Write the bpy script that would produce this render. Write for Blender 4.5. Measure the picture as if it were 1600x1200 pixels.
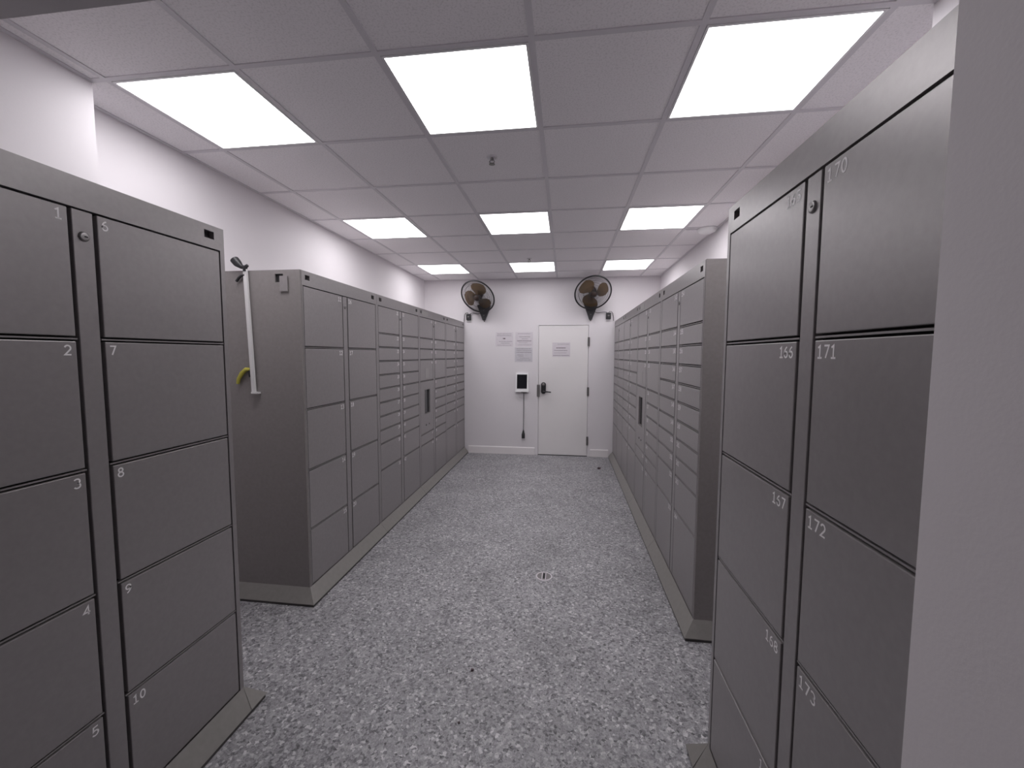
import bpy, bmesh, math, random
from mathutils import Vector, Matrix

random.seed(4)
for o in list(bpy.data.objects):
    bpy.data.objects.remove(o)
SC = bpy.context.scene
COL = SC.collection

# ------------------------------------------------------------------ camera, world, exposure
CAM_H, PITCH, YAW, ROLL, FPX = 1.574, -0.0711, -0.1293, 0.0035, 640.3
def camera():
    cy, sy = math.cos(YAW), math.sin(YAW)
    F = Vector((sy, cy, 0)); R = Vector((cy, -sy, 0)); U = Vector((0, 0, 1))
    cp, sp = math.cos(PITCH), math.sin(PITCH)
    F2 = F*cp + U*sp; U2 = U*cp - F*sp
    cr, sr = math.cos(ROLL), math.sin(ROLL)
    R3 = R*cr + U2*sr; U3 = U2*cr - R*sr
    cd = bpy.data.cameras.new('camera'); co = bpy.data.objects.new('camera', cd); COL.objects.link(co)
    m = Matrix.Identity(4)
    for i in range(3):
        m[i][0] = R3[i]; m[i][1] = U3[i]; m[i][2] = -F2[i]
    m[2][3] = CAM_H
    co.matrix_world = m
    cd.sensor_width = 36; cd.lens = FPX/1600*36; cd.clip_start = 0.02; cd.clip_end = 60
    SC.camera = co
camera()
W = bpy.data.worlds.new('world'); SC.world = W; W.use_nodes = True
W.node_tree.nodes['Background'].inputs[0].default_value = (0.5, 0.5, 0.55, 1)
W.node_tree.nodes['Background'].inputs[1].default_value = 0.0
SC.view_settings.view_transform = 'Standard'; SC.view_settings.look = 'None'
SC.view_settings.gamma = 1; SC.view_settings.use_curve_mapping = False
SC.view_settings.exposure = 0.0
PANEL_EMIT = 8.4
SC.cycles.max_bounces = 10; SC.cycles.diffuse_bounces = 6; SC.cycles.glossy_bounces = 4
SC.cycles.sample_clamp_indirect = 12
SC.cycles.use_denoising = True

# ------------------------------------------------------------------ materials
def mat(name, col, rough=0.5, metal=0.0, emit=None, spec=0.5, var=None, rvar=None, bump=None, alpha=None):
    m = bpy.data.materials.new(name); m.use_nodes = True
    nt = m.node_tree; b = nt.nodes['Principled BSDF']; N = nt.nodes; L = nt.links
    b.inputs['Base Color'].default_value = (*col, 1)
    b.inputs['Roughness'].default_value = rough; b.inputs['Metallic'].default_value = metal
    b.inputs['Specular IOR Level'].default_value = spec
    if emit:
        b.inputs['Emission Color'].default_value = (*emit[0], 1); b.inputs['Emission Strength'].default_value = emit[1]
    if alpha is not None: b.inputs['Alpha'].default_value = alpha
    if var or rvar or bump:
        g = N.new('ShaderNodeNewGeometry')
    def noise(scale, det=4):
        n = N.new('ShaderNodeTexNoise'); n.inputs['Scale'].default_value = scale; n.inputs['Detail'].default_value = det
        L.new(g.outputs['Position'], n.inputs['Vector']); return n
    if var:   # (scale, amount)
        n = noise(var[0]); r = N.new('ShaderNodeMapRange')
        r.inputs[1].default_value = 0.3; r.inputs[2].default_value = 0.7
        r.inputs[3].default_value = 1-var[1]; r.inputs[4].default_value = 1+var[1]
        L.new(n.outputs[0], r.inputs[0])
        v = N.new('ShaderNodeVectorMath'); v.operation = 'SCALE'; v.inputs[0].default_value = col
        L.new(r.outputs[0], v.inputs['Scale']); L.new(v.outputs[0], b.inputs['Base Color'])
    if rvar:
        n = noise(rvar[0]); r = N.new('ShaderNodeMapRange')
        r.inputs[1].default_value = 0.3; r.inputs[2].default_value = 0.7
        r.inputs[3].default_value = rough-rvar[1]; r.inputs[4].default_value = rough+rvar[1]
        L.new(n.outputs[0], r.inputs[0]); L.new(r.outputs[0], b.inputs['Roughness'])
    if bump:
        n = noise(bump[0], 3); bp = N.new('ShaderNodeBump'); bp.inputs['Strength'].default_value = bump[1]
        bp.inputs['Distance'].default_value = bump[2] if len(bump) > 2 else 0.002
        L.new(n.outputs[0], bp.inputs['Height']); L.new(bp.outputs[0], b.inputs['Normal'])
    return m

M = {}
M['wall'] = mat('white_wall_paint', (0.74, 0.71, 0.735), 0.7, var=(1.2, 0.02), bump=(160, 0.12))
M['wall_shade'] = mat('shaded_wall_paint', (0.62, 0.60, 0.62), 0.75, var=(1.2, 0.03), bump=(160, 0.12))  # wall paint darkened: shade of the backlit header put into the colour
M['wall_part'] = mat('lightened_partition_paint', (0.84, 0.80, 0.82), 0.75, var=(1.2, 0.03), bump=(160, 0.12))  # wall paint lightened in place of light missing on the partition
M['locker'] = mat('grey_locker_paint', (0.298, 0.280, 0.282), 0.33, 0.3, var=(60, 0.04), bump=(900, 0.10, 0.0006))
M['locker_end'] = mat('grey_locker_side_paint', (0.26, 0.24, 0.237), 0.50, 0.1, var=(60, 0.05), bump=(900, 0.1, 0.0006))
M['kick'] = mat('grey_kick_paint', (0.235, 0.224, 0.213), 0.45, 0.1, var=(40, 0.05))
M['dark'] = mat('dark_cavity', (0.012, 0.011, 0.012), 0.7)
M['digit'] = mat('white_vinyl_digits', (0.93, 0.91, 0.92), 0.6, spec=0.3)
M['steel'] = mat('lock_steel', (0.24, 0.23, 0.23), 0.35, 0.7)
M['gapshade'] = mat('gap_shade_black', (0.010, 0.009, 0.010), 0.8)  # near-black colour for the shade in the locker door gaps
M['base'] = mat('dark_base_rubber', (0.07, 0.065, 0.065), 0.6)
M['black'] = mat('black_plastic', (0.018, 0.017, 0.02), 0.45)
M['wire'] = mat('black_wire', (0.05, 0.048, 0.05), 0.4, 0.3)
M['amber'] = mat('amber_blade_plastic', (0.15, 0.088, 0.036), 0.3, alpha=0.74)
M['brown'] = mat('brown_motor', (0.035, 0.021, 0.017), 0.4)
M['trim'] = mat('white_trim_paint', (0.80, 0.765, 0.775), 0.5)
M['doorp'] = mat('white_door_paint', (0.78, 0.755, 0.76), 0.5, var=(2, 0.02))
M['paper'] = mat('paper', (0.66, 0.62, 0.66), 0.7, var=(30, 0.03))
M['paperd'] = mat('paper_grey', (0.58, 0.56, 0.60), 0.7, var=(30, 0.05))
M['ink'] = mat('grey_print', (0.30, 0.27, 0.30), 0.7)
M['inkd'] = mat('dark_print', (0.08, 0.05, 0.06), 0.7)
M['white'] = mat('white_plastic', (0.85, 0.85, 0.86), 0.35)
M['screen'] = mat('dark_screen_glass', (0.012, 0.012, 0.016), 0.12)
M['alu'] = mat('pale_aluminium', (0.74, 0.73, 0.73), 0.35, 0.1)
M['yellow'] = mat('yellow_rubber', (0.42, 0.38, 0.03), 0.5)
M['hinge'] = mat('grey_hinge_metal', (0.20, 0.19, 0.19), 0.4, 0.6)
M['tbar'] = mat('ceiling_grid_paint', (0.70, 0.68, 0.715), 0.5)
M['panel'] = mat('lit_diffuser', (0.9, 0.9, 0.9), 0.5, emit=((1.0, 0.975, 1.0), PANEL_EMIT))
M['labelp'] = mat('pale_label', (0.36, 0.345, 0.34), 0.5)

def ceiling_mat():
    m = mat('mineral_ceiling_tile', (0.70, 0.68, 0.70), 0.85)
    nt = m.node_tree; N = nt.nodes; L = nt.links; b = N['Principled BSDF']
    g = N.new('ShaderNodeNewGeometry')
    n = N.new('ShaderNodeTexNoise'); n.inputs['Scale'].default_value = 130; n.inputs['Detail'].default_value = 3
    L.new(g.outputs['Position'], n.inputs['Vector'])
    r = N.new('ShaderNodeValToRGB'); e = r.color_ramp.elements
    e[0].position = 0.34; e[0].color = (0.80, 0.78, 0.80, 1); e[1].position = 0.5; e[1].color = (0.92, 0.895, 0.92, 1)
    L.new(n.outputs[0], r.inputs[0]); L.new(r.outputs[0], b.inputs['Base Color'])
    bp = N.new('ShaderNodeBump'); bp.inputs['Strength'].default_value = 0.25; bp.inputs['Distance'].default_value = 0.002
    L.new(n.outputs[0], bp.inputs['Height']); L.new(bp.outputs[0], b.inputs['Normal'])
    return m
M['ceil'] = ceiling_mat()

def floor_mat():
    m = mat('flake_epoxy_floor', (0.3, 0.3, 0.3), 0.55)
    nt = m.node_tree; N = nt.nodes; L = nt.links; b = N['Principled BSDF']
    g = N.new('ShaderNodeNewGeometry')
    # warp the lookup so the chips are irregular
    nw = N.new('ShaderNodeTexNoise'); nw.inputs['Scale'].default_value = 60; nw.inputs['Detail'].default_value = 2
    L.new(g.outputs['Position'], nw.inputs['Vector'])
    sc = N.new('ShaderNodeVectorMath'); sc.operation = 'SCALE'; sc.inputs['Scale'].default_value = 0.02
    L.new(nw.outputs['Color'], sc.inputs[0])
    ad = N.new('ShaderNodeVectorMath'); ad.operation = 'ADD'
    L.new(g.outputs['Position'], ad.inputs[0]); L.new(sc.outputs[0], ad.inputs[1])
    def vor(scale):
        v = N.new('ShaderNodeTexVoronoi'); v.inputs['Scale'].default_value = scale
        L.new(ad.outputs[0], v.inputs['Vector']); return v
    v1 = vor(88); v2 = vor(190)
    s1 = N.new('ShaderNodeSeparateColor'); L.new(v1.outputs['Color'], s1.inputs[0])
    s2 = N.new('ShaderNodeSeparateColor'); L.new(v2.outputs['Color'], s2.inputs[0])
    r1 = N.new('ShaderNodeValToRGB'); cr = r1.color_ramp; cr.interpolation = 'LINEAR'
    cr.elements[0].position = 0.0; cr.elements[0].color = (0.03, 0.029, 0.034, 1)
    cr.elements[1].position = 1.0; cr.elements[1].color = (0.76, 0.74, 0.76, 1)
    for p, c in ((0.10, (0.12, 0.115, 0.13)), (0.3, (0.25, 0.245, 0.26)), (0.65, (0.33, 0.325, 0.34)), (0.88, (0.45, 0.44, 0.455))):
        e = cr.elements.new(p); e.color = (*c, 1)
    L.new(s1.outputs[0], r1.inputs[0])
    r2 = N.new('ShaderNodeValToRGB'); cr = r2.color_ramp
    cr.elements[0].position = 0.0; cr.elements[0].color = (0.11, 0.108, 0.115, 1)
    cr.elements[1].position = 1.0; cr.elements[1].color = (0.52, 0.51, 0.53, 1)
    L.new(s2.outputs[1], r2.inputs[0])
    mx = N.new('ShaderNodeMix'); mx.data_type = 'RGBA'; mx.inputs[0].default_value = 0.35
    L.new(r1.outputs[0], mx.inputs[6]); L.new(r2.outputs[0], mx.inputs[7])
    n2 = N.new('ShaderNodeTexNoise'); n2.inputs['Scale'].default_value = 2.6; n2.inputs['Detail'].default_value = 4
    L.new(g.outputs['Position'], n2.inputs['Vector'])
    mr = N.new('ShaderNodeMapRange'); mr.inputs[1].default_value = 0.3; mr.inputs[2].default_value = 0.7
    mr.inputs[3].default_value = 0.80; mr.inputs[4].default_value = 1.04
    L.new(n2.outputs[0], mr.inputs[0])
    ml = N.new('ShaderNodeVectorMath'); ml.operation = 'SCALE'
    L.new(mx.outputs[2], ml.inputs[0]); L.new(mr.outputs[0], ml.inputs['Scale'])
    L.new(ml.outputs[0], b.inputs['Base Color'])
    bp = N.new('ShaderNodeBump'); bp.inputs['Strength'].default_value = 0.35; bp.inputs['Distance'].default_value = 0.0015
    L.new(s1.outputs[1], bp.inputs['Height']); L.new(bp.outputs[0], b.inputs['Normal'])
    return m
M['floor'] = floor_mat()

# ------------------------------------------------------------------ helpers
class MB:
    def __init__(s): s.v = []; s.f = []; s.smooth = []
    def add(s, vs, fs, sm=False):
        k = len(s.v); s.v += [tuple(v) for v in vs]; s.f += [tuple(i+k for i in f) for f in fs]; s.smooth += [sm]*len(fs)
    def box(s, x0, x1, y0, y1, z0, z1):
        vs = [(x, y, z) for x in (x0, x1) for y in (y0, y1) for z in (z0, z1)]
        s.add(vs, [(0, 1, 3, 2), (4, 6, 7, 5), (0, 4, 5, 1), (2, 3, 7, 6), (0, 2, 6, 4), (1, 5, 7, 3)])
    def bevbox(s, x0, x1, y0, y1, z0, z1, b=0.002, seg=1):
        bm = bmesh.new(); bmesh.ops.create_cube(bm, size=1)
        for v in bm.verts:
            v.co = Vector((x0 if v.co.x < 0 else x1, y0 if v.co.y < 0 else y1, z0 if v.co.z < 0 else z1))
        bmesh.ops.bevel(bm, geom=list(bm.edges), offset=b, segments=seg, affect='EDGES', profile=0.5)
        bm.verts.index_update()
        s.add([v.co[:] for v in bm.verts], [[v.index for v in f.verts] for f in bm.faces]); bm.free()
    def prism(s, pts, axis, a, b):
        # pts: 2D polygon, extruded along axis from a to b
        def P(p, t):
            return {'x': (t, p[0], p[1]), 'y': (p[0], t, p[1]), 'z': (p[0], p[1], t)}[axis]
        n = len(pts); vs = [P(p, a) for p in pts] + [P(p, b) for p in pts]
        s.add(vs, [tuple(range(n)), tuple(range(2*n-1, n-1, -1))] + [(i, (i+1) % n, n+(i+1) % n, n+i) for i in range(n)])
    def tube(s, pts, r, n=8, closed=False, cap=True):
        pts = [Vector(p) for p in pts]; rs = r if isinstance(r, (list, tuple)) else [r]*len(pts)
        m = len(pts); rings = []; up = None
        for i, p in enumerate(pts):
            a = pts[(i-1) % m] if (closed or i > 0) else p; b = pts[(i+1) % m] if (closed or i < m-1) else p
            t = (b-a).normalized()
            if up is None:
                up = Vector((0, 0, 1)) if abs(t.z) < 0.9 else Vector((1, 0, 0))
            x = t.cross(up).normalized(); y = x.cross(t).normalized(); up = y
            rings.append([p + (x*math.cos(2*math.pi*k/n) + y*math.sin(2*math.pi*k/n))*rs[i] for k in range(n)])
        vs = [q for R in rings for q in R]; fs = []
        for i in range(m if closed else m-1):
            j = (i+1) % m
            fs += [(i*n+k, i*n+(k+1) % n, j*n+(k+1) % n, j*n+k) for k in range(n)]
        s.add(vs, fs, True)
        if not closed and cap:
            s.add(rings[0], [tuple(range(n))]); s.add(rings[-1], [tuple(range(n-1, -1, -1))])
    def lathe(s, prof, o, ax, n=24):
        # prof: (radius, height along ax)
        ax = Vector(ax).normalized(); o = Vector(o)
        t = Vector((0, 0, 1)) if abs(ax.z) < 0.9 else Vector((1, 0, 0))
        x = ax.cross(t).normalized(); y = ax.cross(x)
        vs = [o + ax*h + (x*math.cos(2*math.pi*k/n)+y*math.sin(2*math.pi*k/n))*max(r, 1e-5) for r, h in prof for k in range(n)]
        fs = [(i*n+k, i*n+(k+1) % n, (i+1)*n+(k+1) % n, (i+1)*n+k) for i in range(len(prof)-1) for k in range(n)]
        s.add(vs, fs, True)
    def mesh(s, name, m):
        me = bpy.data.meshes.new(name); me.from_pydata(s.v, [], s.f)
        bm = bmesh.new(); bm.from_mesh(me); bmesh.ops.recalc_face_normals(bm, faces=bm.faces); bm.to_mesh(me); bm.free()
        me.polygons.foreach_set('use_smooth', s.smooth); me.materials.append(m); me.update()
        return me
    def build(s, name, m, parent=None, loc=(0, 0, 0)):
        return link(name, s.mesh(name, m), parent, loc)

def link(name, me, parent=None, loc=(0, 0, 0)):
    o = bpy.data.objects.new(name, me); COL.objects.link(o); o.location = loc
    if parent: o.parent = parent
    return o
def tag(o, label=None, cat=None, group=None, kind=None):
    if label: o['label'] = label
    if cat: o['category'] = cat
    if group: o['group'] = group
    if kind: o['kind'] = kind
    return o
def thing(name, label, cat, loc=(0, 0, 0), rz=0, group=None):
    o = bpy.data.objects.new(name, None); COL.objects.link(o); o.empty_display_size = 0.1
    o.location = loc; o.rotation_euler = (0, 0, rz)
    return tag(o, label, cat, group)
def struct(name, mb, m):
    return tag(mb.build(name, m), kind='structure')

# ------------------------------------------------------------------ room
XL, XR, YB, ZC = -2.240, 1.376, 6.376, 2.746
YF = -1.6                                    # behind the camera
T, GX, GY = 0.6096, -0.749, 1.602            # ceiling grid
b = MB(); b.box(XL-0.15, XR+0.15, YF-0.15, YB+0.15, -0.12, 0); struct('floor', b, M['floor'])
b = MB(); b.box(XL-0.15, XR+0.15, YF-0.15, YB+0.15, ZC, ZC+0.12); struct('ceiling', b, M['ceil'])
b = MB(); b.box(XL-0.15, XL, YF, YB, 0, ZC); b.box(XL, -2.047, YF, 1.612, 0, ZC); struct('wall_left', b, M['wall'])
b = MB(); b.box(XR, XR+0.15, YF, YB, 0, ZC); b.box(1.201, XR, 0.53, 1.62, 0, ZC); struct('wall_right', b, M['wall'])
DX0, DX1, DZ = -0.4154, 0.347, 2.0305
b = MB()
b.box(XL-0.15, DX0-0.045, YB, YB+0.15, 0, ZC); b.box(DX1+0.045, XR+0.15, YB, YB+0.15, 0, ZC)
b.box(DX0-0.045, DX1+0.045, YB, YB+0.15, DZ+0.045, ZC); b.box(DX0-0.045, DX1+0.045, YB+0.06, YB+0.15, 0, DZ+0.045)
struct('wall_back', b, M['wall'])
b = MB(); b.box(XL-0.15, XR+0.15, YF-0.15, YF, 0, ZC); struct('wall_front', b, M['wall'])
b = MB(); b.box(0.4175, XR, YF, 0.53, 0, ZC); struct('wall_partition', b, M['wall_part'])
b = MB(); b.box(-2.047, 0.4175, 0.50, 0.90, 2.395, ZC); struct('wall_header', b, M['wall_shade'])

# ceiling grid: thin T bars standing a little proud of the tiles
b = MB(); hw, dp = 0.012, 0.004
for i in range(-2, 5):
    x = GX+i*T
    if XL < x < XR: b.box(x-hw, x+hw, 0.9, YB, ZC-dp, ZC+0.001)
for j in range(-1, 9):
    y = GY+j*T
    if 0.9 < y < YB:
        xs = [XL] + [GX+i*T for i in range(-2, 5) if XL < GX+i*T < XR] + [XR]
        for x0, x1 in zip(xs[:-1], xs[1:]):
            b.box(x0+(hw if x0 != XL else 0), x1-(hw if x1 != XR else 0), y-hw, y+hw, ZC-dp, ZC+0.001)
struct('trim_1', b, M['tbar'])
# wall angle round the edge of the ceiling
b = MB()
b.box(XL, XL+0.02, 1.64, YB, ZC-0.005, ZC); b.box(XR-0.02, XR, 1.64, YB, ZC-0.005, ZC); b.box(XL+0.02, XR-0.02, YB-0.02, YB, ZC-0.005, ZC)
b.box(-2.047, -2.027, 0.9, 1.60, ZC-0.005, ZC); b.box(1.181, 1.201, 0.9, 1.60, ZC-0.005, ZC)
struct('trim_2', b, M['tbar'])

# baseboards
bbp = [(0, 0), (-0.014, 0), (-0.014, 0.106), (-0.008, 0.116), (0, 0.116)]
def bb_back(x0, x1):
    m = MB(); m.prism([(YB+p[0], p[1]) for p in bbp], 'x', x0, x1); return m
m = bb_back(-1.530, DX0-0.05); struct('baseboard_back_left', m, M['trim'])
m = bb_back(DX1+0.05, 0.669); struct('baseboard_back_right', m, M['trim'])
m = MB(); m.prism([(XL-p[0], p[1]) for p in bbp], 'y', 1.63, 2.25); struct('baseboard_left', m, M['trim'])
m = MB(); m.prism([(XR+p[0], p[1]) for p in bbp], 'y', 1.64, 2.25); struct('baseboard_right', m, M['trim'])

# door
dr = thing('door_1', None, None, ((DX0+DX1)/2, YB, 0)); tag(dr, kind='structure')
cx = (DX0+DX1)/2; hwid = (DX1-DX0)/2
m = MB(); m.bevbox(-hwid+0.004, hwid-0.004, 0.004, 0.045, 0.010, DZ-0.004, 0.0025); leaf = m.build('door_leaf', M['doorp'], dr)
m = MB()
m.box(-hwid-0.045, -hwid, -0.003, 0.058, 0, DZ+0.045); m.box(hwid, hwid+0.045, -0.003, 0.058, 0, DZ+0.045); m.box(-hwid, hwid, -0.003, 0.058, DZ, DZ+0.045)
m.box(-hwid, -hwid+0.004, 0.03, 0.058, 0, DZ); m.box(hwid-0.004, hwid, 0.03, 0.058, 0, DZ)
m.build('door_frame', M['wall'], dr)
m = MB(); m.box(-hwid, hwid, 0.048, 0.058, 0, DZ); m.box(-hwid, hwid, 0.0, 0.058, 0.0, 0.008); m.build('door_gap_shade', M['dark'], dr)  # dark sheet behind the leaf and strip below it, painted-in gap shade
for z in (1.777, 1.013, 0.246):
    m = MB(); m.tube([(hwid+0.002, -0.016, z-0.068), (hwid+0.002, -0.016, z+0.068)], 0.009, 10)
    m.box(hwid-0.014, hwid+0.018, -0.0115, 0.003, z-0.066, z+0.066); m.build('door_hinge', M['hinge'], dr)
lx, lz = -0.334-cx, 1.06
m = MB()
pl = [(0.038*math.cos(a), 0.052*(1 if math.sin(a) > 0 else -1)+0.038*math.sin(a)) for a in [math.pi*2*k/28+0.001 for k in range(28)]]
m.prism([(lx+p[0], lz+p[1]) for p in pl], 'y', -0.022, 0.004); hd = m.build('door_lock', M['black'], dr)
m = MB(); m.lathe([(0.0, -0.018), (0.021, -0.018), (0.024, 0.0), (0.014, 0.0)], (lx, -0.024, lz+0.055), (0, 1, 0), 18)
m.build('turn_knob', M['hinge'], hd)
m = MB(); m.tube([(lx, -0.022, lz-0.052), (lx, -0.055, lz-0.052)], 0.012, 12)
m.tube([(lx-0.004, -0.055, lz-0.052), (lx+0.05, -0.058, lz-0.054), (lx+0.118, -0.052, lz-0.060)], [0.011, 0.0105, 0.009], 12)
m.build('door_handle', M['black'], hd)
m = MB(); m.bevbox(-0.436-cx, -0.390-cx, -0.018, -0.009, 0.925, 1.112, 0.004, 2); m.build('strike_plate', M['hinge'], dr)

# ------------------------------------------------------------------ ceiling lights
row_n = ['front row nearest the camera', 'middle row of the ceiling', 'far row by the back wall']
col_n = ['leftmost', 'centre', 'rightmost']
fr = MB(); S = T/2-hw-0.002
fr.box(-S, S, -S, -S+0.010, -0.006, 0); fr.box(-S, S, S-0.010, S, -0.006, 0); fr.box(-S, -S+0.010, -S+0.010, S-0.010, -0.006, 0); fr.box(S-0.010, S, -S+0.010, S-0.010, -0.006, 0)
frm = fr.mesh('light_frame', M['white'])
df = MB(); df.box(-S+0.010, S-0.010, -S+0.010, S-0.010, -0.004, 0); dfm = df.mesh('diffuser', M['panel'])
for r, j in enumerate((0, 3, 6)):
    for c, i in enumerate((-2, 0, 2)):
        t = thing('ceiling_light', 'square lit ceiling panel, %s one in the %s' % (col_n[c], row_n[r]), 'ceiling light',
                  (GX+(i+0.5)*T, GY+(j+0.5)*T, ZC), 0, 'square ceiling light panels')
        link('light_frame', frm, t); link('diffuser', dfm, t)

# ------------------------------------------------------------------ numerals
def arc(cx, cy, rx, ry, a0, a1, n=14):
    return [(cx+rx*math.cos(math.radians(a0+(a1-a0)*k/n)), cy+ry*math.sin(math.radians(a0+(a1-a0)*k/n))) for k in range(n+1)]
DG = {
 '0': [arc(.32, .5, .25, .46, 0, 360, 24)],
 '1': [[(.10, .80), (.34, .95), (.34, .04)], [(.08, .04), (.60, .04)]],
 '2': [arc(.32, .70, .24, .26, 165, -35, 12) + [(.08, .05), (.60, .05)]],
 '3': [arc(.28, .73, .25, .23, 150, -80, 12), arc(.28, .28, .28, .25, 85, -150, 12)],
 '4': [[(.46, .02), (.46, .95), (.04, .30), (.62, .30)]],
 '5': [[(.55, .96), (.14, .96), (.12, .53)] + arc(.28, .31, .28, .27, 110, -150, 14)],
 '6': [arc(.32, .30, .25, .26, 0, 360, 20), arc(.56, .30, .49, .66, 180, 100, 8)],
 '7': [[(.06, .96), (.60, .96), (.24, .03)]],
 '8': [arc(.32, .27, .26, .24, 0, 360, 20), arc(.32, .75, .21, .21, 0, 360, 18)],
 '9': [arc(.32, .70, .25, .26, 0, 360, 20), arc(.08, .70, .49, .66, 0, -80, 8)],
}
def ribbon(mb, pts, w, X, Z, h, y):
    n = len(pts); closed = (abs(pts[0][0]-pts[-1][0])+abs(pts[0][1]-pts[-1][1])) < 1e-6
    L, R = [], []
    for i in range(n):
        a = pts[i-1] if i > 0 else (pts[-2] if closed else pts[i]); c = pts[i+1] if i < n-1 else (pts[1] if closed else pts[i])
        p = pts[i]
        d1 = Vector((p[0]-a[0], p[1]-a[1])); d2 = Vector((c[0]-p[0], c[1]-p[1]))
        if d1.length < 1e-9: d1 = d2
        if d2.length < 1e-9: d2 = d1
        d1.normalize(); d2.normalize()
        n1 = Vector((-d1.y, d1.x)); n2 = Vector((-d2.y, d2.x)); nn = n1+n2
        if nn.length < 1e-6: nn = n1.copy()
        nn.normalize(); k = min(1/max(nn.dot(n1), 0.35), 2.2)*w/2
        L.append((X+(p[0]+nn.x*k)*h, y, Z+(p[1]+nn.y*k)*h)); R.append((X+(p[0]-nn.x*k)*h, y, Z+(p[1]-nn.y*k)*h))
    mb.add(L+R, [(i, i+1, n+i+1, n+i) for i in range(n-1)])
def number_mesh(txt, h=0.029, adv=0.80, w=0.15):
    """numeral strip, origin at its top left; returns the mesh builder and its width"""
    mb = MB()
    for k, ch in enumerate(txt):
        for s in DG[ch]: ribbon(mb, s, w, k*adv*h, -h, h, 0)
    return mb, (len(txt)-1)*adv*h+0.64*h

# ------------------------------------------------------------------ locker banks
BW, WD, WS, MG = 1.010, 0.440, 0.077, 0.0265      # bank width, door column, strip zone, side margin
H, ZT, ZB = 2.0834, 1.994, 0.094
Z5 = [ZT, 1.616, 1.2284, 0.8422, 0.4601, ZB]
q = 0.1214
ZA = [ZT] + [1.757-q*k for k in range(9)] + [0.553, ZB]
ZD = [ZT, 1.757, 1.757-q, 1.757-2*q, 1.757-4*q] + [1.757-q*k for k in range(5, 11)] + [ZB]
ZCC = [ZT, 1.757, 1.757-q, 1.757-2*q, 1.757-4*q, 1.757-9*q, 1.757-10*q, ZB]
KINDS = {'5': Z5, 'A': ZA, 'D': ZD, 'C': ZCC}
GAP = 0.0075                                       # half of the joint between two doors
DEPTH = 0.64
_dm = {}
def door_mesh(h):
    k = round(h, 4)
    if k not in _dm:
        m = MB(); m.bevbox(-WD/2, WD/2, 0, 0.018, -h/2, h/2, 0.0022, 2)
        _dm[k] = m.mesh('door', M['locker'])
    return _dm[k]
PRK = [(0, 0.092), (-0.056, 0.022), (-0.060, 0.0165), (0, 0.0165)]
PRB = [(0, 0.016), (-0.057, 0.016), (-0.057, 0.0), (0, 0.0)]
def skirt(mit0, mit1, pr=None):
    pr = pr or PRK
    m = MB(); n = len(pr)
    vs = [(0+(p[0] if mit0 else 0.0), p[0], p[1]) for p in pr] + [(BW-0.002-(p[0] if mit1 else 0.0), p[0], p[1]) for p in pr]
    m.add(vs, [tuple(range(n)), tuple(range(2*n-1, n-1, -1))] + [(i, (i+1) % n, n+(i+1) % n, n+i) for i in range(n)])
    return m
def side_skirt(right, pr=None):
    pr = pr or PRK
    m = MB(); n = len(pr); s = -1 if right else 1; x0 = BW-0.002 if right else 0
    vs = [(x0+s*p[0], p[0], p[1]) for p in pr] + [(x0+s*p[0], DEPTH-0.004, p[1]) for p in pr]
    m.add(vs, [tuple(range(n)), tuple(range(2*n-1, n-1, -1))] + [(i, (i+1) % n, n+(i+1) % n, n+i) for i in range(n)])
    return m
def corner_cap(right):
    m = MB(); s = -1 if right else 1; x0 = BW-0.002 if right else 0
    e = 0.0615; a = 0.032
    V = [(0.002, 0.002, 0.0955), (-e, a, 0.0200), (-e, -e, 0.0200), (a, -e, 0.0200), (-e, a, 0.0165), (-e, -e, 0.0165), (a, -e, 0.0165), (0.002, 0.002, 0.0165)]
    m.add([(x0+s*v[0], v[1], v[2]) for v in V], [(0, 1, 2), (0, 2, 3), (1, 4, 5, 2), (2, 5, 6, 3), (0, 7, 4, 1), (0, 3, 6, 7), (4, 7, 6, 5)])
    return m
def panel_with_holes(m, u0, u1, z0, z1, holes, d0, d1, swap=False):
    """rectangle in u,z with rectangular holes (sorted by u, not overlapping), thickness d0..d1"""
    def bx(a, c, e, f):
        if c-a > 1e-5 and f-e > 1e-5:
            if swap: m.box(d0, d1, a, c, e, f)
            else: m.box(a, c, d0, d1, e, f)
    u = u0
    for (ha, hb, hc, hd) in holes:
        bx(u, ha, z0, z1); bx(ha, hb, z0, hc); bx(ha, hb, hd, z1); u = hb
    bx(u, u1, z0, z1)

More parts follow.
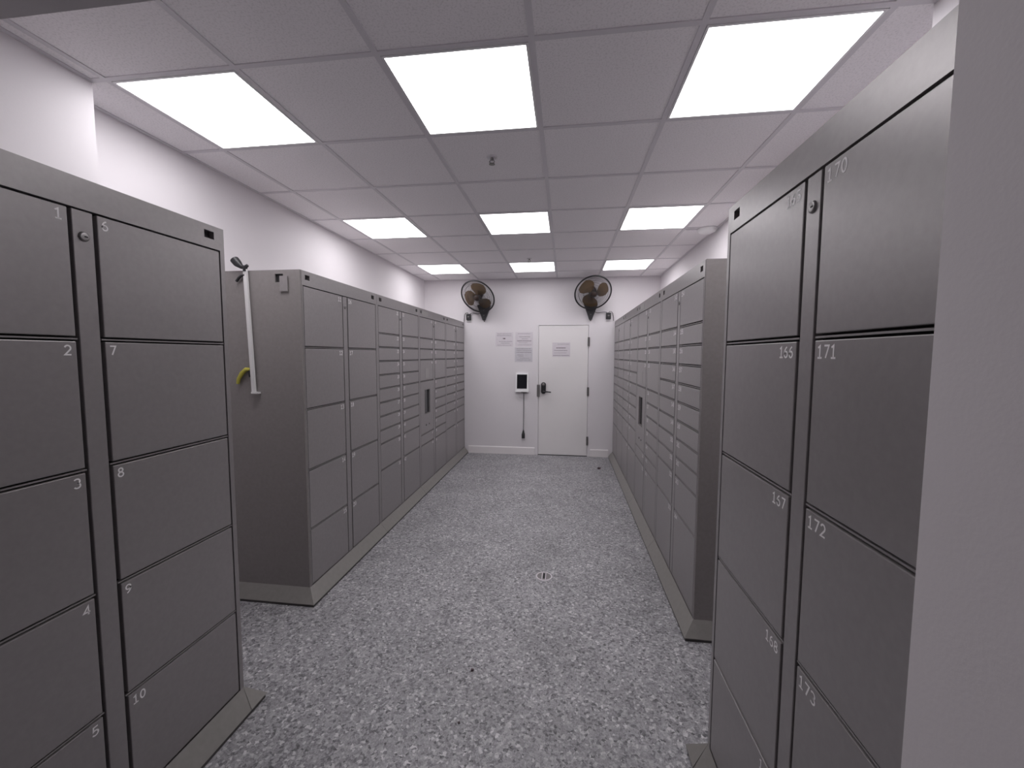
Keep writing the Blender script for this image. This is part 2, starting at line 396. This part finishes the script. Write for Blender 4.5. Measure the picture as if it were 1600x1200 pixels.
def bank(label, x, y, rz, kl, kr, start, end=None, far=None):
    w = BW-0.002
    t = thing('locker_bank', label, 'lockers', (x, y, 0), rz, 'grey numbered locker banks')
    front = 0.030
    m = MB()
    u0 = 0.012 if end == 'L' else 0.0; u1 = w-0.012 if end == 'R' else w
    m.box(u0, u1, front, DEPTH, 0.0, H-0.001)
    m.build('cabinet_body', M['locker_end'], t)
    # face frame: header with two cut-outs, stiles, shelf lips
    m = MB()
    hs = [(0.047, 0.092, 2.030, 2.060), (w-0.092, w-0.047, 2.030, 2.060)]
    f0 = 0.0112 if end == 'L' else 0.0; f1 = w-0.0112 if end == 'R' else w
    panel_with_holes(m, f0, f1, ZT, H, hs, 0.0, front)
    m.box(f0, 0.0205, 0, front, 0, ZT); m.box(w-0.0205, f1, 0, front, 0, ZT)
    uL0, uL1 = MG, MG+WD; uR0, uR1 = w-MG-WD, w-MG
    for kk, ua, ub in ((kl, uL0, uL1), (kr, uR0, uR1)):
        for z in KINDS[kk][1:-1]:
            m.box(ua-0.006, ub+0.006, 0.003, front, z-0.0022, z+0.0022)
    m.build('face_frame', M['locker'], t)
    for a, c, e, f in hs:
        m = MB(); m.box(a, c, 0.022, 0.0295, e, f); m.build('slot_opening', M['dark'], t)
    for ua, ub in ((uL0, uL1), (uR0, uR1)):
        m = MB(); m.box(ua-0.0055, ub+0.0055, 0.0185, 0.0295, ZB, ZT-0.0005); m.build('gap_shade', M['gapshade'], t)  # added dark strip behind the doors, painting the gaps as deep shade
    # centre strip with cam lock
    sa, sb = uL1+0.0105, uR0-0.0105
    m = MB(); m.bevbox(sa, sb, 0.001, front, ZB+0.001, ZT-0.005, 0.0015); sp = m.build('centre_strip', M['locker'], t)
    sc = (sa+sb)/2
    m = MB(); m.lathe([(0.0, -0.004), (0.009, -0.004), (0.0135, -0.003), (0.0145, 0.001)], (sc, 0, 1.915), (0, 1, 0), 20)
    lk = m.build('cam_lock', M['steel'], sp)
    m = MB(); m.box(sc-0.0012, sc+0.0075, -0.0046, -0.0035, 1.913, 1.917); m.build('keyhole', M['dark'], lk)
    # doors
    num = start
    for side, kk, ua, ub in ((0, kl, uL0, uL1), (1, kr, uR0, uR1)):
        zs = KINDS[kk]
        for r in range(len(zs)-1):
            zt = zs[r] - (GAP if r else 0.006); zb = zs[r+1] + (GAP if r < len(zs)-2 else 0.004)
            if kk == 'C' and r == 4:      # control panel instead of a door
                control_panel(t, ua, ub, zb, zt); continue
            d = link('door', door_mesh(zt-zb), t, ((ua+ub)/2, 0, (zt+zb)/2))
            mb, nw = number_mesh(str(num))
            nx = ub-0.011-nw-0.002 if side == 0 else ua+0.011
            mb.build('door_number', M['digit'], d, (nx-(ua+ub)/2, -0.0005, zt-0.011-(zt+zb)/2))
            num += 1
    # kick plates
    skirt(end == 'L' or far == 'L', end == 'R' or far == 'R').build('kick_plate', M['kick'], t)
    skirt(end == 'L' or far == 'L', end == 'R' or far == 'R', PRB).build('base_seal', M['base'], t)
    for s, fl in (('L', False), ('R', True)):
        if end == s or far == s:
            side_skirt(fl).build('kick_plate', M['kick'], t); side_skirt(fl, PRB).build('base_seal', M['base'], t); corner_cap(fl).build('corner_cap', M['kick'], t)
    # visible end panel with cable openings
    if end:
        m = MB(); hs = [(0.112, 0.166, 2.010, 2.060), (0.500, 0.530, 2.025, 2.055)]
        d0, d1 = (0.0, 0.011) if end == 'L' else (w-0.011, w)
        panel_with_holes(m, 0.002, DEPTH, 0.0, H, hs, d0, d1, swap=True); ep = m.build('side_panel', M['locker_end'], t)
        if end == 'L':
            m = MB(); m.bevbox(-0.010, -0.004, 0.078, 0.130, 1.952, 2.046, 0.001); m.box(-0.0045, 0.0, 0.096, 0.11, 1.99, 2.0)
            m.build('cable_cover', M['locker'], ep)
            m = MB(); m.box(0.0105, 0.0118, 0.112, 0.166, 2.010, 2.060); m.box(0.0105, 0.0118, 0.5, 0.53, 2.025, 2.055); m.build('cable_opening', M['dark'], ep)
        else:
            m = MB(); m.box(w-0.0118, w-0.0105, 0.112, 0.166, 2.010, 2.060); m.box(w-0.0118, w-0.0105, 0.5, 0.53, 2.025, 2.055); m.build('cable_opening', M['dark'], ep)
    return t

def control_panel(t, ua, ub, zb, zt):
    m = MB(); c = (ua+ub)/2; s0, s1, q0, q1 = c-0.085, c+0.085, 0.893, 1.168
    panel_with_holes(m, ua, ub, zb, zt, [(s0, s1, q0, q1)], 0.0, 0.020)
    p = m.build('control_panel', M['locker'], t)
    m = MB(); m.box(s0, s1, 0.014, 0.022, q0, q1); m.build('touch_screen', M['screen'], p)
    m = MB()
    m.box(s0-0.004, s1+0.004, -0.003, 0.001, q1, q1+0.006); m.box(s0-0.004, s1+0.004, -0.003, 0.001, q0-0.006, q0)
    m.box(s0-0.004, s0, -0.003, 0.001, q0, q1); m.box(s1, s1+0.004, -0.003, 0.001, q0, q1)
    m.build('screen_bezel', M['kick'], p)
    for dx, r in ((-0.045, 0.010), (0.06, 0.008)):
        m = MB(); m.lathe([(0.0, -0.002), (r, -0.002), (r+0.002, 0.001)], (c+dx, 0, 0.758), (0, 1, 0), 16)
        m.build('key_switch', M['dark'], p)

A1, A2, B1, B2 = -1.4049, -1.5932, 0.5589, 0.7318
HP = math.pi/2
banks = []
def left_bank(label, X, y0, *a, **k): return bank(label, X, y0, HP, *a, **k)
def right_bank(label, X, yfar, *a, **k): return bank(label, X, yfar, -HP, *a, **k)
left_bank('grey ten-door locker bank numbered 1 to 10, nearest on the left', A1, 1.5625-BW, '5', '5', 1, far='R')
Y2 = 2.325
left_bank('grey ten-door locker bank 11 to 20 with plain side holding the pole', A2, Y2, '5', '5', 11, end='L')
left_bank('grey small-door locker bank 21 to 42 beyond bank 11 to 20', A2, Y2+BW, 'A', 'A', 21)
b3 = left_bank('grey left-hand locker bank with dark touch screen and pale header label', A2, Y2+2*BW, 'C', 'D', 43)
left_bank('grey small-door locker bank at the far end of the left row', A2, Y2+3*BW, 'A', 'A', 60)
right_bank('grey ten-door locker bank numbered 165 to 174, nearest on the right', B1, 1.553, '5', '5', 165, far='L')
Y4 = 2.3191
right_bank('grey small-door locker bank beginning the right row, plain end panel showing', B2, Y4+BW, 'A', 'A', 143, end='R')
b6 = right_bank('grey right-hand locker bank with dark touch screen and header label', B2, Y4+2*BW, 'C', 'D', 126)
right_bank('grey small-door locker bank between the screen bank and last right bank', B2, Y4+3*BW, 'A', 'A', 104)
right_bank('grey small-door locker bank at the far end of the right row', B2, Y4+4*BW, 'A', 'A', 82)
# header labels and door labels on the two screen banks
for bk in (b3, b6):
    m = MB(); m.box(0.100, 0.300, -0.0012, 0.0, 2.012, 2.062); m.build('header_label', M['labelp'], bk)
    m = MB(); m.box(0.19, 0.30, -0.0012, 0.0, 1.305, 1.415); m.build('door_label', M['labelp'], bk)

# ------------------------------------------------------------------ wall fans
def fan(label, C, n, bx, box_x, cord_side, spin):
    C = Vector(C); n = Vector(n).normalized()
    t = thing('wall_fan', label, 'fan', (bx, YB, 2.11), 0, 'black wall fans')
    O = Vector((bx, YB, 2.11))
    def P(v): return Vector(v)-O
    up = Vector((0, 0, 1)); ex = up.cross(n).normalized(); ey = n.cross(ex).normalized()
    R = 0.262
    def ring(r, h, rad, seg=48, k=6):
        return [P(C + n*h + (ex*math.cos(2*math.pi*i/seg)+ey*math.sin(2*math.pi*i/seg))*r) for i in range(seg)], rad, k
    m = MB()
    p, rad, k = ring(R, 0, 0.011, 56, 8); m.tube(p, rad, k, closed=True); rim = m.build('guard_rim', M['black'], t)
    for nm, sg, dz in (('front_guard', 1, 0.055), ('rear_guard', -1, 0.045)):
        m = MB(); N = 84
        def hh(r): return sg*dz*math.sqrt(max(0, 1-(r/R)**2.6))
        for i in range(N):
            a = 2*math.pi*i/N
            pts = [P(C + n*hh(r) + (ex*math.cos(a)+ey*math.sin(a))*r) for r in (0.045, 0.10, 0.16, 0.215, 0.245, R)]
            m.tube(pts, 0.0013, 3, cap=False)
        for r in (0.045, 0.14, 0.21):
            pp, rad, k = ring(r, hh(r), 0.0018, 40, 4); m.tube(pp, rad, k, closed=True)
        m.build(nm, M['wire'], t)
    m = MB(); m.lathe([(0.0, 0.064), (0.038, 0.060), (0.046, 0.050), (0.046, 0.044)], P(C), n, 24); m.build('guard_badge', M['brown'], t)
    # blades
    hb = MB(); hb.lathe([(0.0, 0.030), (0.030, 0.026), (0.040, 0.012), (0.040, -0.018), (0.0, -0.018)], P(C), n, 24)
    hub = hb.build('blade_hub', M['brown'], t)
    for kblade in range(3):
        a0 = spin + kblade*2*math.pi/3; m = MB(); vs = []; nr, na = 8, 8
        for ir in range(nr+1):
            r = 0.036 + (0.225-0.036)*ir/nr
            half = math.radians(22 + 24*math.sin(math.pi*min(1, ir/nr*0.85+0.1)))
            if ir == nr: half *= 0.8
            for ia in range(na+1):
                s = ia/na*2-1; a = a0 + s*half + 0.35*ir/nr
                h = 0.022*s*(1-0.3*ir/nr)
                vs.append(P(C + n*h + (ex*math.cos(a)+ey*math.sin(a))*r))
        K = len(vs); vs2 = [v - n*0.0015 for v in vs]
        f = []
        for i in range(nr):
            for j in range(na):
                q0 = i*(na+1)+j; f.append((q0, q0+1, q0+na+2, q0+na+1)); f.append((K+q0, K+q0+na+1, K+q0+na+2, K+q0+1))
        m.add(vs+vs2, f, True); m.build('fan_blade', M['amber'], t)
    # motor
    m = MB(); m.lathe([(0.0, -0.020), (0.050, -0.022), (0.058, -0.045), (0.058, -0.095), (0.045, -0.118), (0.0, -0.124)], P(C), n, 28)
    m.build('motor_housing', M['brown'], t)
    # neck, arm and bracket
    back = C - n*0.085
    m = MB(); m.tube([P(back), P((back.x*0.6+bx*0.4, back.y+0.02, back.z-0.10)), P((bx, YB-0.10, 2.345)), P((bx, YB-0.05, 2.30))], [0.024, 0.020, 0.022, 0.020], 12)
    m.build('support_arm', M['black'], t)
    m = MB(); V = []
    m.prism([(-0.105, 2.338-2.11), (0.105, 2.338-2.11), (0.020, 0.0), (-0.020, 0.0)], 'y', -0.055, -0.001)
    m.prism([(-0.085, 0.232), (0.085, 0.232), (0.085, 0.226), (-0.085, 0.226)], 'y', -0.11, -0.001)
    br = m.build('wall_bracket', M['black'], t)
    for z in (0.075, 0.150):
        m = MB(); m.lathe([(0, -0.003), (0.006, -0.003), (0.007, 0.001)], (0, -0.055, z), (0, 1, 0), 10); m.build('screw', M['steel'], br)
    m = MB(); m.lathe([(0, -0.012), (0.008, -0.012), (0.010, 0.0)], (0, -0.003, -0.012), (0, 1, 0), 12); m.build('screw', M['steel'], br)
    # speed box with its cords
    X = box_x-bx
    m = MB(); m.bevbox(X-0.036, X+0.036, -0.050, -0.001, 2.115-2.11, 2.210-2.11, 0.006, 2); cb = m.build('control_box', M['black'], t)
    m = MB(); m.lathe([(0, -0.008), (0.014, -0.008), (0.016, 0.0)], (X, -0.050, 0.050), (0, 1, 0), 14); m.build('control_dial', M['hinge'], cb)
    m = MB(); m.box(X-0.038, X+0.038, -0.008, 0.0, -0.022, 0.105); m.build('outlet_plate', M['white'], t)
    s = cord_side
    m = MB()
    m.tube([(s*0.055, -0.02, 0.115), (s*0.10, -0.02, 0.100), (X-s*0.06, -0.025, 0.112 if s > 0 else 0.118), (X-s*0.025, -0.028, 0.106), (X-s*0.02, -0.03, 0.095)], 0.0045, 8)
    m.tube([(X, -0.03, 0.095), (X+s*0.015, -0.030, 0.118), (X+s*0.045, -0.028, 0.115), (X+s*0.066, -0.025, 0.085), (X+s*0.074, -0.022, 0.03), (X+s*0.078, -0.020, -0.021)], 0.0045, 8)
    m.build('power_cord', M['wire'], t)
fan('black wall fan tilted down left, mounted near the left lockers', (-1.312, 6.08, 2.438), (-0.22, -0.76, -0.60), -1.268, -1.515, -1, 0.9)
fan('black wall fan above the white door, tilted toward the right lockers', (0.382, 6.08, 2.470), (0.16, -0.80, -0.60), 0.369, 0.632, 1, 2.2)

# ------------------------------------------------------------------ notices
def notice(name, label, x0, x1, z0, z1, lines, m_='paper', y=YB, extra=None):
    cxx, cz = (x0+x1)/2, (z0+z1)/2
    b = MB(); b.box(x0-cxx, x1-cxx, -0.0012, 0, z0-cz, z1-cz)
    o = b.build(name, M[m_], None, (cxx, y, cz)); tag(o, label, 'notice', 'paper notices on the back wall')
    W2, H2 = (x1-x0), (z1-z0)
    rnd = random.Random(len(label)*7+int(abs(x0)*100))
    for nm, mt, sel in (('printed_text', 'ink', False), ('bold_text', 'inkd', True)):
        p = MB()
        for (f, a, c, hh, dark) in lines:
            if dark != sel: continue
            z = H2/2-f*H2; u = -W2/2+a*W2; e = -W2/2+c*W2
            while u < e-0.004:
                wl = min(rnd.uniform(0.008, 0.026), e-u)
                p.box(u, u+wl, -0.0018, -0.0012, z-hh/2, z+hh/2); u += wl+0.005
        if p.v: p.build(nm, M[mt], o)
    return o
notice('paper_notice', 'white paper notice with a small dark dot, leftmost on back wall', -1.090, -0.815, 1.702, 1.925,
       [(0.12, .1, .9, .008, False), (0.24, .08, .92, .009, False), (0.44, .42, .56, .018, True), (0.64, .2, .95, .007, False), (0.76, .3, .8, .007, False), (0.9, .1, .9, .005, False)])
notice('paper_notice', 'white paper notice with bold lines beside the door, above another notice', -0.778, -0.505, 1.702, 1.925,
       [(0.1, .15, .85, .006, False), (0.32, .22, .85, .010, False), (0.46, .38, .72, .009, False), (0.60, .10, .92, .012, False), (0.62, .10, .92, .004, True), (0.74, .2, .7, .006, False), (0.88, .15, .9, .006, False)])
notice('paper_notice', 'pale grey notice directly below the bold-lined one, above the tablet', -0.785, -0.510, 1.462, 1.690,
       [(0.10, .1, .9, .010, False), (0.22, .1, .95, .008, False), (0.34, .1, .95, .010, False), (0.52, .15, .5, .007, False), (0.62, .2, .5, .007, False), (0.74, .3, .8, .006, False), (0.86, .1, .9, .006, False)], 'paperd')
notice('door_notice', 'white paper notice taped to the white door leaf', -0.202, 0.070, 1.545, 1.765,
       [(0.12, .3, .95, .006, False), (0.38, .22, .75, .011, True), (0.55, .1, .85, .010, False), (0.72, .1, .8, .005, False), (0.90, .05, .95, .010, False)], y=YB+0.0035)

# ------------------------------------------------------------------ tablet kiosk
tb = thing('wall_tablet', 'white wall tablet with dark screen and hanging cable left of door', 'tablet', (-0.667, YB, 0.999))
m = MB()
w0, w1, Ht = 0.103, 0.096, 0.290
fr_ = [(-w0, -0.060, 0.0), (w0, -0.060, 0.0), (w1, -0.030, Ht), (-w1, -0.030, Ht)]
bk_ = [(-w0, 0, 0.0), (w0, 0, 0.0), (w1, 0, Ht), (-w1, 0, Ht)]
m.add(fr_+bk_, [(0, 1, 2, 3), (7, 6, 5, 4), (0, 4, 5, 1), (1, 5, 6, 2), (2, 6, 7, 3), (3, 7, 4, 0)])
tc = m.build('tablet_case', M['white'], tb)
def fp(u, z, off):   # point on the sloping front
    k = z/Ht; return (u, -0.060+0.030*k-off, z)
m = MB()
a, c, e, f = -0.078, 0.078, 0.050, 0.270
m.add([fp(a, e, .002), fp(c, e, .002), fp(c, f, .002), fp(a, f, .002), fp(a, e, -.002), fp(c, e, -.002), fp(c, f, -.002), fp(a, f, -.002)],
      [(0, 1, 2, 3), (7, 6, 5, 4), (0, 4, 5, 1), (1, 5, 6, 2), (2, 6, 7, 3), (3, 7, 4, 0)])
m.build('tablet_screen', M['screen'], tb)
m = MB(); m.box(-0.01, 0.075, -0.045, -0.004, -0.014, 0.0); m.build('mount_foot', M['hinge'], tb)
m = MB(); m.tube([(0.024, -0.02, -0.012), (0.026, -0.013, -0.10), (0.026, -0.012, -0.35), (0.024, -0.014, -0.605)], 0.0045, 8)
cb = m.build('charging_cable', M['wire'], tb)
m = MB(); m.tube([(0.024, -0.014, -0.600), (0.024, -0.018, -0.640), (0.022, -0.020, -0.665)], [0.006, 0.016, 0.021], 10)
m.bevbox(0.000, 0.046, -0.042, -0.002, -0.735, -0.660, 0.004); m.build('plug', M['black'], cb)

# ------------------------------------------------------------------ pole hanging on the left row's end panel
yp = Y2-0.016
M['yellow'].node_tree.nodes['Principled BSDF'].inputs['Base Color'].default_value = (0.50, 0.46, 0.07, 1)
pt = thing('reaching_pole', 'pale metal pole with black handle and yellow hook on locker end', 'pole', (-1.943, yp, 2.09))
O = Vector((-1.943, yp, 2.09))
def Q(x, z, dy=0.0): return Vector((x, yp+dy, z))-O
m = MB()
d = (Q(-1.917, 1.338)-Q(-1.943, 2.088)); sd = Vector((0.0115, 0, 0.0005))
ring0 = [Q(-1.943, 2.088)+s*sd+Vector((0, yy, 0)) for s, yy in ((-1, 0.008), (1, 0.008), (1, -0.006), (-1, -0.006))]
m.add(ring0+[v+d for v in ring0], [(0, 1, 2, 3), (7, 6, 5, 4), (0, 4, 5, 1), (1, 5, 6, 2), (2, 6, 7, 3), (3, 7, 4, 0)])
m.build('pole_shaft', M['alu'], pt)
m = MB(); m.tube([Q(-1.935, 2.098), Q(-1.965, 2.103), Q(-1.992, 2.125), Q(-2.012, 2.148)], [0.011, 0.013, 0.024, 0.025], 12)
m.tube([Q(-1.925, 2.112), Q(-1.943, 2.100), Q(-1.943, 2.075)], [0.009, 0.013, 0.0125], 10); m.build('grip_handle', M['black'], pt)
m = MB(); m.tube([Q(-1.945, 2.053), Q(-1.968, 2.050), Q(-1.988, 2.037), Q(-2.005, 2.017)], 0.008, 8); m.build('trigger', M['black'], pt)
m = MB(); m.tube([Q(-1.935, 1.478), Q(-1.965, 1.478), Q(-1.993, 1.455), Q(-2.018, 1.420), Q(-2.026, 1.388)], [0.009, 0.013, 0.013, 0.011, 0.009], 8); m.build('yellow_hook', M['yellow'], pt)
m = MB(); m.tube([Q(-1.938, 1.480), Q(-1.943, 1.462), Q(-1.937, 1.43)], 0.008, 8); m.build('hook_hinge', M['black'], pt)
m = MB(); m.box(-1.930-O.x, -1.882-O.x, -0.010, 0.014, 1.328-O.z, 1.339-O.z); m.build('foot_plate', M['alu'], pt)

# ------------------------------------------------------------------ ceiling fittings, drain, debris
dt = thing('ceiling_detector', 'white round ceiling detector beside the right wall', 'detector', (1.285, 4.085, ZC))
m = MB(); m.lathe([(0.0, -0.045), (0.045, -0.043), (0.075, -0.030), (0.082, -0.014), (0.084, -0.012)], (0, 0, 0), (0, 0, 1), 36); m.build('detector_cover', M['white'], dt)
m = MB(); m.lathe([(0.086, -0.012), (0.086, 0.0), (0.0, 0.0)], (0, 0, 0), (0, 0, 1), 36); m.lathe([(0.0, -0.012), (0.086, -0.012)], (0, 0, 0), (0, 0, 1), 36); m.build('detector_base', M['white'], dt)
m = MB(); m.tube([(-0.086, 0, -0.006), (-0.17, 0.0, -0.006), (-0.19, 0.0, -0.002)], 0.006, 6); m.build('cable', M['tbar'], dt)
for (x, y, lab) in ((-0.448, 2.487, 'small metal ceiling sprinkler just behind the near centre light panel'), (-0.453, 5.08, 'small metal ceiling sprinkler before the far centre light panel')):
    t = thing('sprinkler', lab, 'sprinkler', (x, y, ZC), 0, 'ceiling sprinklers')
    m = MB(); m.lathe([(0.032, 0), (0.031, -0.004), (0.014, -0.006), (0.0, -0.006)], (0, 0, 0), (0, 0, 1), 24); m.build('escutcheon', M['tbar'], t)
    m = MB(); m.tube([(0, 0, -0.005), (0, 0, -0.018)], 0.009, 10)
    m.tube([(-0.008, 0, -0.016), (-0.015, 0, -0.028), (-0.004, 0, -0.040)], 0.0025, 6); m.tube([(0.008, 0, -0.016), (0.015, 0, -0.028), (0.004, 0, -0.040)], 0.0025, 6)
    m.build('sprinkler_body', M['hinge'], t)
    m = MB(); m.lathe([(0.0, -0.040), (0.017, -0.040), (0.018, -0.043), (0.0, -0.043)], (0, 0, 0), (0, 0, 1), 16); m.build('deflector', M['hinge'], t)
dn = thing('floor_drain', 'small round floor drain with pale ring in the aisle', 'drain', (-0.132, 2.822, 0))
m = MB(); m.lathe([(0.049, 0.0), (0.050, 0.004), (0.056, 0.004), (0.058, 0.0)], (0, 0, 0), (0, 0, 1), 36); m.build('drain_rim', M['paper'], dn)
m = MB(); m.lathe([(0.0, 0.0015), (0.050, 0.0015)], (0, 0, 0), (0, 0, 1), 28); dc = m.build('drain_cover', M['hinge'], dn)
m = MB(); m.box(-0.009, 0.008, -0.030, 0.036, 0.0016, 0.0030); m.build('cover_slot', M['dark'], dc)
m = MB(); m.box(-0.016, -0.010, -0.040, 0.042, 0.0016, 0.0034); m.box(0.009, 0.014, -0.040, 0.042, 0.0016, 0.0034); m.build('cover_rib', M['paper'], dc)
def crumb(x, y, r, lab, seed):
    rn = random.Random(seed); bm = bmesh.new(); bmesh.ops.create_icosphere(bm, subdivisions=2, radius=r)
    for v in bm.verts:
        v.co *= rn.uniform(0.7, 1.25); v.co.z *= 0.6
    zmin = min(v.co.z for v in bm.verts)
    me = bpy.data.meshes.new('debris_crumb')
    for v in bm.verts: v.co.z -= zmin
    bm.to_mesh(me); bm.free(); me.materials.append(M['inkd'])
    tag(link('debris_crumb', me, None, (x, y, 0)), lab, 'debris', 'dark crumbs on the floor')
crumb(0.48, 5.684, 0.022, 'dark crumb on the floor in front of the white door', 3)
crumb(-0.442, 1.898, 0.008, 'dark crumb on the near floor, farther of the two', 5)
crumb(-0.433, 1.605, 0.005, 'tiny dark crumb on the near floor, closest to the camera', 6)
